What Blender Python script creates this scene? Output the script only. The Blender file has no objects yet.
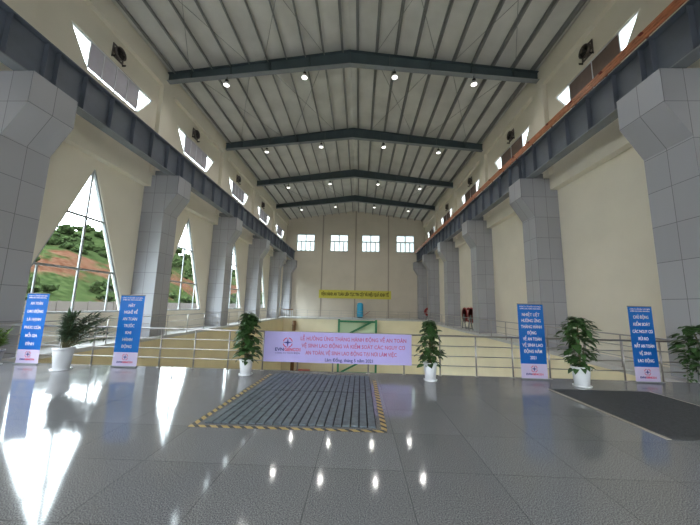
import bpy, bmesh, math, random
from mathutils import Vector, Matrix

random.seed(7)
scene = bpy.context.scene
col = scene.collection

# ------------------------------------------------------------------ camera
F_PX, PITCH, YAW, ROLL, EYE = 296.9, 0.1436, 0.0333, 0.0224, 1.65
cam_data = bpy.data.cameras.new('camera')
cam_data.sensor_width = 36.0
cam_data.lens = F_PX / 700.0 * 36.0
cam_data.clip_start = 0.05
cam_data.clip_end = 1000
cam = bpy.data.objects.new('camera', cam_data)
col.objects.link(cam)
cyw, syw, cp, sp, cr, sr = math.cos(YAW), math.sin(YAW), math.cos(PITCH), math.sin(PITCH), math.cos(ROLL), math.sin(ROLL)
right = Vector((cyw, syw, 0)); fh = Vector((-syw, cyw, 0)); zup = Vector((0, 0, 1))
fwd = fh * cp + zup * sp
up = zup * cp - fh * sp
R2 = right * cr + up * sr
U2 = up * cr - right * sr
m = Matrix((R2, U2, -fwd)).transposed().to_4x4()
m.translation = Vector((0, 0, EYE))
cam.matrix_world = m
scene.camera = cam

# ------------------------------------------------------------------ world / exposure
world = bpy.data.worlds.new('overcast_sky'); scene.world = world
world.use_nodes = True
wn = world.node_tree; wn.nodes.clear()
wo = wn.nodes.new('ShaderNodeOutputWorld'); wb = wn.nodes.new('ShaderNodeBackground')
wb.inputs['Color'].default_value = (0.86, 0.93, 1.0, 1)
wb.inputs['Strength'].default_value = 13.0
# overcast haze, brightest low towards the hill side where the hidden sun stands
_tc = wn.nodes.new('ShaderNodeTexCoord'); _dt = wn.nodes.new('ShaderNodeVectorMath'); _dt.operation = 'DOT_PRODUCT'
_dt.inputs[1].default_value = Vector((-0.85, -0.05, 0.45)).normalized()
wn.links.new(_tc.outputs['Generated'], _dt.inputs[0])
_mr = wn.nodes.new('ShaderNodeMapRange'); _mr.inputs['From Min'].default_value = -0.3; _mr.inputs['From Max'].default_value = 1.0
_mr.inputs['To Min'].default_value = 3.5; _mr.inputs['To Max'].default_value = 14.5
wn.links.new(_dt.outputs['Value'], _mr.inputs['Value']); wn.links.new(_mr.outputs[0], wb.inputs['Strength'])
wn.links.new(wb.outputs[0], wo.inputs[0])
LAMP_W = 115.0
scene.view_settings.view_transform = 'Standard'
scene.view_settings.look = 'None'
scene.view_settings.gamma = 1.0
scene.view_settings.use_curve_mapping = False
scene.view_settings.exposure = 0.54
scene.cycles.use_denoising = True
scene.cycles.max_bounces = 10
scene.cycles.diffuse_bounces = 6
scene.cycles.sample_clamp_indirect = 8.0

# ------------------------------------------------------------------ helpers
def new_mat(name, color, rough=0.6, metal=0.0, noise=0.0, scale=4.0, bump=0.0, bscale=None, spec=0.5):
    mt = bpy.data.materials.new(name); mt.use_nodes = True
    nt = mt.node_tree; b = nt.nodes['Principled BSDF']
    b.inputs['Base Color'].default_value = (*color, 1)
    b.inputs['Roughness'].default_value = rough
    b.inputs['Metallic'].default_value = metal
    b.inputs['Specular IOR Level'].default_value = spec
    tc = nt.nodes.new('ShaderNodeTexCoord')
    if noise > 0:
        n = nt.nodes.new('ShaderNodeTexNoise'); n.inputs['Scale'].default_value = scale; n.inputs['Detail'].default_value = 5
        nt.links.new(tc.outputs['Object'], n.inputs['Vector'])
        r = nt.nodes.new('ShaderNodeValToRGB')
        r.color_ramp.elements[0].position = 0.3; r.color_ramp.elements[1].position = 0.7
        r.color_ramp.elements[0].color = (*[c * (1 - noise) for c in color], 1)
        r.color_ramp.elements[1].color = (*[min(1, c * (1 + noise)) for c in color], 1)
        nt.links.new(n.outputs['Fac'], r.inputs[0]); nt.links.new(r.outputs[0], b.inputs['Base Color'])
    if bump > 0:
        n2 = nt.nodes.new('ShaderNodeTexNoise'); n2.inputs['Scale'].default_value = bscale or scale * 4
        nt.links.new(tc.outputs['Object'], n2.inputs['Vector'])
        bp = nt.nodes.new('ShaderNodeBump'); bp.inputs['Strength'].default_value = bump; bp.inputs['Distance'].default_value = 0.02
        nt.links.new(n2.outputs['Fac'], bp.inputs['Height']); nt.links.new(bp.outputs[0], b.inputs['Normal'])
    return mt

def emit_mat(name, color, strength):
    mt = new_mat(name, color, 0.4)
    b = mt.node_tree.nodes['Principled BSDF']
    b.inputs['Emission Color'].default_value = (*color, 1); b.inputs['Emission Strength'].default_value = strength
    return mt

def math_node(nt, op, a, b=None, clamp=False):
    n = nt.nodes.new('ShaderNodeMath'); n.operation = op; n.use_clamp = clamp
    for i, v in enumerate((a, b)):
        if v is None: continue
        if isinstance(v, (int, float)): n.inputs[i].default_value = v
        else: nt.links.new(v, n.inputs[i])
    return n.outputs[0]

def tile_mat(name, color, seam, tw, th, tz, rough=0.35, line=0.008, var=0.06):
    """cladding tiles: seams every tw in |x|, th in y, tz in z (object space)"""
    mt = bpy.data.materials.new(name); mt.use_nodes = True
    nt = mt.node_tree; b = nt.nodes['Principled BSDF']; b.inputs['Roughness'].default_value = rough
    tc = nt.nodes.new('ShaderNodeTexCoord'); sx = nt.nodes.new('ShaderNodeSeparateXYZ'); nt.links.new(tc.outputs['Object'], sx.inputs[0])
    nn = nt.nodes.new('ShaderNodeSeparateXYZ'); nt.links.new(tc.outputs['Normal'], nn.inputs[0])
    ax = math_node(nt, 'ABSOLUTE', sx.outputs['X'])
    def seamline(v, size):
        q = math_node(nt, 'DIVIDE', v, size); q = math_node(nt, 'ADD', q, 0.5); f = math_node(nt, 'FRACT', q)
        f = math_node(nt, 'SUBTRACT', f, 0.5); f = math_node(nt, 'ABSOLUTE', f); f = math_node(nt, 'MULTIPLY', f, size)
        return math_node(nt, 'LESS_THAN', f, line)
    lx, ly, lz = seamline(ax, tw), seamline(sx.outputs['Y'], th), seamline(sx.outputs['Z'], tz)
    anx = math_node(nt, 'GREATER_THAN', math_node(nt, 'ABSOLUTE', nn.outputs['Y']), 0.5)
    inv = math_node(nt, 'SUBTRACT', 1.0, anx)
    v = math_node(nt, 'ADD', math_node(nt, 'MULTIPLY', lx, anx), math_node(nt, 'MULTIPLY', ly, inv))
    tot = math_node(nt, 'MAXIMUM', v, lz)
    # slight tone change from tile to tile
    cx = math_node(nt, 'FLOOR', math_node(nt, 'DIVIDE', ax, tw)); cz = math_node(nt, 'FLOOR', math_node(nt, 'DIVIDE', sx.outputs['Z'], tz))
    cyy = math_node(nt, 'FLOOR', math_node(nt, 'DIVIDE', sx.outputs['Y'], th))
    cb = nt.nodes.new('ShaderNodeCombineXYZ'); nt.links.new(cx, cb.inputs[0]); nt.links.new(cyy, cb.inputs[1]); nt.links.new(cz, cb.inputs[2])
    wnz = nt.nodes.new('ShaderNodeTexWhiteNoise'); nt.links.new(cb.outputs[0], wnz.inputs['Vector'])
    mr = nt.nodes.new('ShaderNodeMapRange'); mr.inputs['To Min'].default_value = 1 - var; mr.inputs['To Max'].default_value = 1 + var
    nt.links.new(wnz.outputs['Value'], mr.inputs['Value'])
    hs = nt.nodes.new('ShaderNodeHueSaturation'); hs.inputs['Color'].default_value = (*color, 1); nt.links.new(mr.outputs[0], hs.inputs['Value'])
    mx = nt.nodes.new('ShaderNodeMix'); mx.data_type = 'RGBA'
    nt.links.new(tot, mx.inputs['Factor']); nt.links.new(hs.outputs[0], mx.inputs['A']); mx.inputs['B'].default_value = (*seam, 1)
    nt.links.new(mx.outputs['Result'], b.inputs['Base Color'])
    return mt

def box(bm, x0, x1, y0, y1, z0, z1):
    vs = [bm.verts.new(p) for p in ((x0,y0,z0),(x1,y0,z0),(x1,y1,z0),(x0,y1,z0),(x0,y0,z1),(x1,y0,z1),(x1,y1,z1),(x0,y1,z1))]
    for f in ((3,2,1,0),(4,5,6,7),(0,1,5,4),(1,2,6,5),(2,3,7,6),(3,0,4,7)):
        bm.faces.new([vs[i] for i in f])

def prism(bm, pts, vec):
    a = [bm.verts.new(p) for p in pts]; v = Vector(vec)
    b = [bm.verts.new(Vector(p) + v) for p in pts]
    bm.faces.new(a[::-1]); bm.faces.new(b)
    n = len(pts)
    for i in range(n):
        bm.faces.new((a[i], a[(i+1) % n], b[(i+1) % n], b[i]))

def bar(bm, p, q, w, d=None, upv=(0, 0, 1)):
    """rectangular bar from p to q, w wide and d deep"""
    d = d or w; p = Vector(p); q = Vector(q); t = (q - p).normalized(); u = Vector(upv)
    s = t.cross(u)
    if s.length < 1e-4: s = t.cross(Vector((1, 0, 0)))
    s.normalize(); u = s.cross(t)
    pts = [p + s*w/2 + u*d/2, p - s*w/2 + u*d/2, p - s*w/2 - u*d/2, p + s*w/2 - u*d/2]
    prism(bm, pts, q - p)

def tube(bm, p, q, r, seg=10, r2=None):
    p = Vector(p); q = Vector(q); t = (q - p); L = t.length; t.normalize()
    s = t.cross(Vector((0, 0, 1)))
    if s.length < 1e-4: s = Vector((1, 0, 0))
    s.normalize(); u = s.cross(t); r2 = r if r2 is None else r2
    a = [bm.verts.new(p + (s*math.cos(i*2*math.pi/seg) + u*math.sin(i*2*math.pi/seg))*r) for i in range(seg)]
    b = [bm.verts.new(q + (s*math.cos(i*2*math.pi/seg) + u*math.sin(i*2*math.pi/seg))*r2) for i in range(seg)]
    bm.faces.new(a[::-1]); bm.faces.new(b)
    for i in range(seg):
        f = bm.faces.new((a[i], a[(i+1) % seg], b[(i+1) % seg], b[i])); f.smooth = True

def lathe(bm, prof, seg=24, c=(0, 0, 0), axis='Z'):
    rings = []
    for r, h in prof:
        ring = []
        for i in range(seg):
            a = i*2*math.pi/seg; x, y, z = r*math.cos(a), r*math.sin(a), h
            if axis == 'X': x, y, z = h, r*math.cos(a), r*math.sin(a)
            ring.append(bm.verts.new((c[0]+x, c[1]+y, c[2]+z)))
        rings.append(ring)
    for a, b in zip(rings, rings[1:]):
        for i in range(seg):
            f = bm.faces.new((a[i], a[(i+1) % seg], b[(i+1) % seg], b[i])); f.smooth = True
    if prof[0][0] > 1e-4: bm.faces.new(rings[0][::-1])
    if prof[-1][0] > 1e-4: bm.faces.new(rings[-1])

def obj(name, bm, mat, parent=None, loc=None, recalc=True):
    if recalc: bmesh.ops.recalc_face_normals(bm, faces=bm.faces)
    me = bpy.data.meshes.new(name); bm.to_mesh(me); bm.free()
    for mm in (mat if isinstance(mat, (list, tuple)) else [mat]): me.materials.append(mm)
    o = bpy.data.objects.new(name, me); col.objects.link(o)
    if parent: o.parent = parent
    if loc: o.location = loc
    return o

def B(): return bmesh.new()

def thing(name, label, cat, loc=(0, 0, 0), rotz=0, group=None):
    o = bpy.data.objects.new(name, None); col.objects.link(o); o.empty_display_size = 0.1
    o.location = loc; o.rotation_euler = (0, 0, rotz); o['label'] = label; o['category'] = cat
    if group: o['group'] = group
    return o

def tag(o, label, cat, group=None):
    o['label'] = label; o['category'] = cat
    if group: o['group'] = group
    return o

def struct(name, bm, mat, label=None, cat=None, parent=None):
    o = obj(name, bm, mat, parent)
    if not parent: o['kind'] = 'structure'
    if label: o['label'] = label
    if cat: o['category'] = cat
    return o

def dup(root, loc, label, rotz=None):
    def cp_(o, par):
        c = o.copy(); col.objects.link(c)
        if par is not None: c.parent = par
        for ch in o.children: cp_(ch, c)
        return c
    r = cp_(root, None); r.location = loc; r['label'] = label
    if rotz is not None: r.rotation_euler = (0, 0, rotz)
    return r

def text_mesh(name, body, size, mat, parent, loc, rot, fit=None, bold=0.0, align='CENTER', depth=0.002):
    cu = bpy.data.curves.new(name, 'FONT'); cu.body = body; cu.size = size; cu.align_x = align; cu.align_y = 'CENTER'
    cu.extrude = depth; cu.offset = bold; cu.resolution_u = 2
    t = bpy.data.objects.new(name + '_tmp', cu); col.objects.link(t)
    bpy.context.view_layer.update()
    me = bpy.data.meshes.new_from_object(t.evaluated_get(bpy.context.evaluated_depsgraph_get()))
    bpy.data.objects.remove(t); bpy.data.curves.remove(cu)
    me.materials.clear(); me.materials.append(mat)
    if fit:
        xs = [v.co.x for v in me.vertices]
        if xs:
            w = max(xs) - min(xs); k = fit / w
            for v in me.vertices: v.co.x *= k
    o = bpy.data.objects.new(name, me); col.objects.link(o); o.parent = parent; o.location = loc; o.rotation_euler = rot
    return o

# ------------------------------------------------------------------ dimensions
XC = -0.735                       # hall axis
XL, XR = -10.90, 9.43             # lower wall faces
PL, PR = -10.72, 9.25             # pilaster / eave beam faces
UL, UR = -10.95, 9.48             # recessed clerestory wall faces
YF, YB = -7.0, 42.8
GL, GR, GB = -9.50, 7.85, 38.0    # gallery edges
YP = 7.72                         # platform edge
FR = [14.45, 21.6, 28.75, 35.9]   # roof frames
COLY = [7.80, 14.45, 21.6, 28.75, 35.9, 42.2]
BAYC = [11.2, 18.0, 25.1, 32.3, 39.0]     # big windows
CLL = [11.6, 18.2, 25.2, 32.3, 39.2]      # clerestory windows, left and right
CLR = [11.4, 18.05, 25.1, 32.2, 39.1]
EAVE, RIDGE = 14.27, 15.62
def roof_z(x): return RIDGE - (RIDGE - EAVE) * abs(x - XC) / (PR - XC)

# ------------------------------------------------------------------ materials
M = {}
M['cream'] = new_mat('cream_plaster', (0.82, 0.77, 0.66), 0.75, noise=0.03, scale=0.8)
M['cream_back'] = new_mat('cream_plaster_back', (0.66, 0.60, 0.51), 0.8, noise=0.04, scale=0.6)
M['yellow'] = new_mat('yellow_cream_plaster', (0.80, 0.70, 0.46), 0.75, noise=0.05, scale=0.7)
M['yellow_lit'] = new_mat('lit_yellow_plaster', (0.84, 0.77, 0.57), 0.75, noise=0.04, scale=0.7)  # yellow lower plaster lightened in colour for the light on these walls
M['gallery'] = new_mat('gallery_floor_tile', (0.55, 0.55, 0.56), 0.3, noise=0.05, scale=2)
M['dark_steel'] = new_mat('blue_grey_painted_steel', (0.125, 0.145, 0.185), 0.45, noise=0.12, scale=1.5)
M['rafter'] = new_mat('dark_green_grey_steel', (0.06, 0.085, 0.095), 0.5, noise=0.15, scale=1.5)
M['flange'] = new_mat('grey_painted_flange', (0.22, 0.24, 0.26), 0.45, noise=0.08, scale=2)
M['purlin'] = new_mat('galvanised_purlin', (0.23, 0.235, 0.23), 0.5, metal=0.2, noise=0.1, scale=2)
M['white_frame'] = new_mat('white_window_frame', (0.75, 0.76, 0.78), 0.4)
M['grey_frame'] = new_mat('grey_window_frame', (0.36, 0.38, 0.40), 0.4)
M['steel'] = new_mat('stainless_steel', (0.42, 0.40, 0.39), 0.3, metal=0.85)
M['pot'] = new_mat('white_plastic_pot', (0.82, 0.84, 0.86), 0.35)
M['soil'] = new_mat('potting_soil', (0.05, 0.035, 0.02), 0.95, noise=0.3, scale=40)
M['stem'] = new_mat('green_brown_stem', (0.12, 0.11, 0.05), 0.7)
M['leaf'] = new_mat('dark_green_leaf', (0.045, 0.105, 0.03), 0.4, noise=0.55, scale=9)
M['leaf2'] = new_mat('fine_green_leaf', (0.07, 0.12, 0.06), 0.5, noise=0.45, scale=9)
M['leaf_bright'] = new_mat('bright_green_leaf', (0.18, 0.32, 0.05), 0.5, noise=0.4, scale=9)
M['blue'] = new_mat('standee_blue_print', (0.012, 0.065, 0.48), 0.35)
M['white_print'] = new_mat('white_print', (0.85, 0.87, 0.92), 0.45)
M['lilac_print'] = new_mat('pale_lilac_print', (0.60, 0.54, 0.76), 0.45)
M['banner'] = new_mat('lilac_banner_fabric', (0.52, 0.46, 0.88), 0.5, noise=0.05, scale=3)
M['red_print'] = new_mat('red_print', (0.62, 0.04, 0.12), 0.5)
M['magenta_print'] = new_mat('magenta_print', (0.52, 0.10, 0.30), 0.5)
M['navy_print'] = new_mat('navy_print', (0.03, 0.03, 0.25), 0.5)
M['yellow_banner'] = new_mat('yellow_banner', (0.68, 0.62, 0.10), 0.6)
M['olive_print'] = new_mat('dark_olive_print', (0.14, 0.11, 0.01), 0.6)
M['orange'] = new_mat('orange_conductor', (0.55, 0.20, 0.09), 0.45, noise=0.2, scale=5)
M['red_dark'] = new_mat('dark_red_bracket', (0.22, 0.03, 0.02), 0.5)
M['black'] = new_mat('black_metal', (0.02, 0.018, 0.016), 0.5)
M['fan_grey'] = new_mat('fan_housing_grey', (0.12, 0.10, 0.09), 0.5, noise=0.2, scale=10)
M['green_paint'] = new_mat('green_painted_steel', (0.05, 0.25, 0.13), 0.5)
M['pale_green'] = new_mat('pale_green_panel', (0.55, 0.70, 0.50), 0.6)
M['cyan'] = new_mat('sky_blue_plastic', (0.03, 0.42, 0.72), 0.35)
M['red'] = new_mat('red_painted_metal', (0.40, 0.04, 0.04), 0.45)
M['hose'] = new_mat('pinkish_canvas_hose', (0.70, 0.45, 0.42), 0.8)
M['brown'] = new_mat('brown_pipe_paint', (0.20, 0.10, 0.04), 0.6)
M['grating'] = new_mat('grey_grating_steel', (0.115, 0.145, 0.165), 0.5, metal=0.0, noise=0.3, scale=12)
M['pit'] = new_mat('dark_pit', (0.02, 0.02, 0.025), 0.8)
M['mat_dark'] = new_mat('dark_ribbed_mat', (0.075, 0.078, 0.082), 0.6, noise=0.2, scale=30, bump=0.4, bscale=90)
M['edge_strip'] = new_mat('pale_edge_strip', (0.42, 0.38, 0.33), 0.5)
M['lamp_white'] = new_mat('white_lamp_housing', (0.7, 0.7, 0.7), 0.4)
M['lamp_glow'] = emit_mat('lamp_lens', (1.0, 0.97, 0.92), 2.6)
M['blind_l'] = new_mat('pale_frosted_panel', (0.52, 0.49, 0.52), 0.6, noise=0.05, scale=3)
M['blind_r'] = new_mat('brown_grey_frosted_panel', (0.21, 0.155, 0.13), 0.55, noise=0.12, scale=3)
for _k in ('blind_l', 'blind_r'):
    _n = M[_k].node_tree; _b = _n.nodes['Principled BSDF']; _tr = _n.nodes.new('ShaderNodeBsdfTranslucent'); _mx = _n.nodes.new('ShaderNodeMixShader')
    _tr.inputs['Color'].default_value = (.60, .56, .60, 1) if _k == 'blind_l' else (.20, .12, .085, 1)
    _mx.inputs[0].default_value = .16; _out = [q for q in _n.nodes if q.type == 'OUTPUT_MATERIAL'][0]
    _n.links.new(_b.outputs[0], _mx.inputs[1]); _n.links.new(_tr.outputs[0], _mx.inputs[2]); _n.links.new(_mx.outputs[0], _out.inputs[0])
for _k, _c, _f_ in (('blue', (.02, .36, 1.0), .55), ('lilac_print', (.8, .74, .95), .3), ('banner', (.62, .58, .95), .25)):
    _n = M[_k].node_tree; _b = _n.nodes['Principled BSDF']; _tr = _n.nodes.new('ShaderNodeBsdfTranslucent'); _mx = _n.nodes.new('ShaderNodeMixShader')
    _tr.inputs['Color'].default_value = (*_c, 1); _mx.inputs[0].default_value = _f_; _out = [q for q in _n.nodes if q.type == 'OUTPUT_MATERIAL'][0]
    _n.links.new(_b.outputs[0], _mx.inputs[1]); _n.links.new(_tr.outputs[0], _mx.inputs[2]); _n.links.new(_mx.outputs[0], _out.inputs[0])
M['tiles'] = tile_mat('grey_cladding_tile', (0.385, 0.39, 0.425), (0.17, 0.17, 0.18), 0.575, 0.55, 1.0)
M['tiles_wide'] = tile_mat('grey_cladding_tile_wide', (0.385, 0.39, 0.425), (0.17, 0.17, 0.18), 0.575, 0.66, 1.0)
M['glass'] = bpy.data.materials.new('clear_glass'); M['glass'].use_nodes = True
_nt = M['glass'].node_tree; _nt.nodes.clear()
_o = _nt.nodes.new('ShaderNodeOutputMaterial'); _m = _nt.nodes.new('ShaderNodeMixShader'); _t = _nt.nodes.new('ShaderNodeBsdfTransparent'); _g = _nt.nodes.new('ShaderNodeBsdfGlossy')
_g.inputs['Roughness'].default_value = 0.02; _t.inputs['Color'].default_value = (0.93, 0.96, 0.95, 1)
_lw = _nt.nodes.new('ShaderNodeLayerWeight'); _lw.inputs['Blend'].default_value = 0.5
_fac = math_node(_nt, 'ADD', math_node(_nt, 'MULTIPLY', math_node(_nt, 'POWER', _lw.outputs['Facing'], 5.0), 0.5), 0.03)
_nt.links.new(_fac, _m.inputs[0]); _nt.links.new(_t.outputs[0], _m.inputs[1]); _nt.links.new(_g.outputs[0], _m.inputs[2]); _nt.links.new(_m.outputs[0], _o.inputs[0])

M['glass_dimmed'] = M['glass'].copy(); M['glass_dimmed'].name = 'sky_dimming_glass'
for _q in M['glass_dimmed'].node_tree.nodes:
    if _q.type == 'BSDF_TRANSPARENT': _q.inputs['Color'].default_value = (.42, .45, .44, 1)   # tint added to dim the sky behind the bars; the pane is crossed twice

def roof_mat():
    mt = new_mat('foil_faced_roof_sheet', (0.62, 0.61, 0.58), 0.42, metal=0.0, noise=0.12, scale=0.7, bump=0.25, bscale=2.5)
    return mt
M['roof'] = roof_mat()

def granite():
    mt = bpy.data.materials.new('polished_granite_tiles'); mt.use_nodes = True
    nt = mt.node_tree; b = nt.nodes['Principled BSDF']
    tc = nt.nodes.new('ShaderNodeTexCoord')
    br = nt.nodes.new('ShaderNodeTexBrick'); br.offset = 0.0; br.inputs['Scale'].default_value = 1.0
    br.inputs['Brick Width'].default_value = 0.9; br.inputs['Row Height'].default_value = 0.9
    br.inputs['Mortar Size'].default_value = 0.004; br.inputs['Mortar Smooth'].default_value = 0.1
    br.inputs['Color1'].default_value = (0.93, 0.93, 0.93, 1); br.inputs['Color2'].default_value = (1.06, 1.06, 1.06, 1); br.inputs['Mortar'].default_value = (0.55, 0.55, 0.55, 1)
    mp = nt.nodes.new('ShaderNodeMapping'); mp.inputs['Location'].default_value = (0.42, 0.3, 0)
    nt.links.new(tc.outputs['Object'], mp.inputs[0]); nt.links.new(mp.outputs[0], br.inputs['Vector'])
    n1 = nt.nodes.new('ShaderNodeTexNoise'); n1.inputs['Scale'].default_value = 105; n1.inputs['Detail'].default_value = 3
    n2 = nt.nodes.new('ShaderNodeTexVoronoi'); n2.inputs['Scale'].default_value = 160
    n3 = nt.nodes.new('ShaderNodeTexNoise'); n3.inputs['Scale'].default_value = 1.3
    for n in (n1, n2, n3): nt.links.new(tc.outputs['Object'], n.inputs['Vector'])
    r = nt.nodes.new('ShaderNodeValToRGB'); r.color_ramp.elements[0].position = 0.35; r.color_ramp.elements[1].position = 0.68
    r.color_ramp.elements[0].color = (0.085, 0.09, 0.10, 1); r.color_ramp.elements[1].color = (0.44, 0.445, 0.455, 1)
    nt.links.new(n1.outputs['Fac'], r.inputs[0])
    r2 = nt.nodes.new('ShaderNodeValToRGB'); r2.color_ramp.elements[0].color = (0.45, 0.45, 0.45, 1); r2.color_ramp.elements[1].position = 0.35; r2.color_ramp.elements[1].color = (1, 1, 1, 1)
    nt.links.new(n2.outputs['Distance'], r2.inputs[0])
    def mul(a, b_):
        x = nt.nodes.new('ShaderNodeMix'); x.data_type = 'RGBA'; x.blend_type = 'MULTIPLY'; x.inputs['Factor'].default_value = 1
        nt.links.new(a, x.inputs['A']); nt.links.new(b_, x.inputs['B']); return x.outputs['Result']
    c = mul(mul(r.outputs[0], r2.outputs[0]), br.outputs['Color'])
    nt.links.new(c, b.inputs['Base Color'])
    mr = nt.nodes.new('ShaderNodeMapRange'); mr.inputs['To Min'].default_value = 0.05; mr.inputs['To Max'].default_value = 0.10
    nt.links.new(n3.outputs['Fac'], mr.inputs['Value']); nt.links.new(mr.outputs[0], b.inputs['Roughness'])
    b.inputs['IOR'].default_value = 1.50
    return mt
M['granite'] = granite()

def hill_mat():
    mt = bpy.data.materials.new('hillside_soil_and_scrub'); mt.use_nodes = True
    nt = mt.node_tree; b = nt.nodes['Principled BSDF']; b.inputs['Roughness'].default_value = 1.0; b.inputs['Specular IOR Level'].default_value = 0.0
    tc = nt.nodes.new('ShaderNodeTexCoord')
    n = nt.nodes.new('ShaderNodeTexNoise'); n.inputs['Scale'].default_value = 0.10; n.inputs['Detail'].default_value = 8; n.inputs['Roughness'].default_value = 0.65
    n2 = nt.nodes.new('ShaderNodeTexNoise'); n2.inputs['Scale'].default_value = 1.2; n2.inputs['Detail'].default_value = 6
    nt.links.new(tc.outputs['Object'], n.inputs['Vector']); nt.links.new(tc.outputs['Object'], n2.inputs['Vector'])
    g = nt.nodes.new('ShaderNodeValToRGB'); g.color_ramp.elements[0].position = .35; g.color_ramp.elements[1].position = .65
    g.color_ramp.elements[0].color = (0.012, 0.020, 0.007, 1); g.color_ramp.elements[1].color = (0.034, 0.047, 0.018, 1)
    s = nt.nodes.new('ShaderNodeValToRGB'); s.color_ramp.elements[0].position = .35; s.color_ramp.elements[1].position = .65
    s.color_ramp.elements[0].color = (0.050, 0.021, 0.012, 1); s.color_ramp.elements[1].color = (0.085, 0.045, 0.030, 1)
    nt.links.new(n2.outputs['Fac'], g.inputs[0]); nt.links.new(n2.outputs['Fac'], s.inputs[0])
    k = nt.nodes.new('ShaderNodeValToRGB'); k.color_ramp.elements[0].position = .46; k.color_ramp.elements[1].position = .53
    sz = nt.nodes.new('ShaderNodeSeparateXYZ'); nt.links.new(tc.outputs['Object'], sz.inputs[0])
    hz = math_node(nt, 'MULTIPLY', math_node(nt, 'ABSOLUTE', math_node(nt, 'SUBTRACT', sz.outputs['Z'], 7.0)), 0.035)
    nt.links.new(math_node(nt, 'ADD', math_node(nt, 'SUBTRACT', n.outputs['Fac'], 0.07), hz), k.inputs[0])
    mx = nt.nodes.new('ShaderNodeMix'); mx.data_type = 'RGBA'; nt.links.new(k.outputs[0], mx.inputs['Factor'])
    nt.links.new(s.outputs[0], mx.inputs['A']); nt.links.new(g.outputs[0], mx.inputs['B'])
    nt.links.new(mx.outputs['Result'], b.inputs['Base Color'])
    return mt
M['hill'] = hill_mat()
M['tree_leaf'] = new_mat('hillside_tree_foliage', (0.024, 0.036, 0.014), 1.0, noise=0.75, scale=1.6, spec=0.0)

def tape_mat():
    mt = bpy.data.materials.new('yellow_black_hazard_tape'); mt.use_nodes = True
    nt = mt.node_tree; b = nt.nodes['Principled BSDF']; b.inputs['Roughness'].default_value = 0.5
    tc = nt.nodes.new('ShaderNodeTexCoord'); s = nt.nodes.new('ShaderNodeSeparateXYZ'); nt.links.new(tc.outputs['Object'], s.inputs[0])
    f = math_node(nt, 'FRACT', math_node(nt, 'DIVIDE', math_node(nt, 'ADD', s.outputs['X'], s.outputs['Y']), 0.16))
    g = math_node(nt, 'GREATER_THAN', f, 0.58)
    mx = nt.nodes.new('ShaderNodeMix'); mx.data_type = 'RGBA'; nt.links.new(g, mx.inputs['Factor'])
    mx.inputs['A'].default_value = (0.50, 0.36, 0.12, 1); mx.inputs['B'].default_value = (0.03, 0.028, 0.025, 1)
    nt.links.new(mx.outputs['Result'], b.inputs['Base Color'])
    return mt
M['tape'] = tape_mat()

# ------------------------------------------------------------------ setting: floors
bm = B(); box(bm, XL - .25, XR + .25, YF, YP, -0.35, 0.0)
struct('floor', bm, M['granite'])
bm = B(); box(bm, XL - .25, GL, YP, YB, -0.14, 0.0); box(bm, GR, XR + .25, YP, YB, -0.14, 0.0); box(bm, GL, GR, GB, YB, -0.14, 0.0)
struct('floor_gallery', bm, M['gallery'])
bm = B(); box(bm, GL - .3, GR + .3, YP - .3, GB + .3, -9.2, -9.0)
struct('floor_lower', bm, M['gallery'])
bm = B(); box(bm, GL - .3, GL - .08, YP, GB + .25, -9.0, -0.142)
struct('wall_lower_left', bm, M['yellow'])
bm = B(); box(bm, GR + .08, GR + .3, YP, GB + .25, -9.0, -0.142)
struct('wall_lower_right', bm, M['yellow_lit'])
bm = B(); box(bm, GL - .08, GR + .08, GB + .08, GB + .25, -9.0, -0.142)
struct('wall_lower_back', bm, M['yellow_lit'])
bm = B(); box(bm, GL - .08, GR + .08, YP - .3, YP - .1, -9.0, -0.142)
struct('wall_lower_front', bm, M['yellow'])

# ------------------------------------------------------------------ side walls
WIN_SILL, WIN_APEX, WIN_HALF = 1.12, 7.05, 2.42
def clerestory_poly(c, x):  # inverted trapezoid
    return [(x, c - 1.32, 10.70), (x, c + 1.32, 10.70), (x, c + 2.25, 12.02), (x, c - 2.25, 12.02)]

def lower_wall(bm, x, s, holes):
    """s = outward direction; polygons in the YZ plane extruded outward"""
    t = 0.25 * s; z1 = 7.5
    bays = [-2.6, 4.2] + BAYC
    edges = [YF] + [(a + b) / 2 for a, b in zip(bays, bays[1:])] + [YB]
    if not holes:
        prism(bm, [(x, YF, 0), (x, YB, 0), (x, YB, z1), (x, YF, z1)], (t, 0, 0)); return
    for c, y0, y1 in zip(bays, edges, edges[1:]):
        hw = min(WIN_HALF, c - y0 - .3, y1 - c - .3)
        prism(bm, [(x, y0, 0), (x, y1, 0), (x, y1, WIN_SILL), (x, y0, WIN_SILL)], (t, 0, 0))
        prism(bm, [(x, y0, WIN_SILL), (x, c - hw, WIN_SILL), (x, c, WIN_APEX), (x, c, z1), (x, y0, z1)], (t, 0, 0))
        prism(bm, [(x, c + hw, WIN_SILL), (x, y1, WIN_SILL), (x, y1, z1), (x, c, z1), (x, c, WIN_APEX)], (t, 0, 0))

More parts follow.
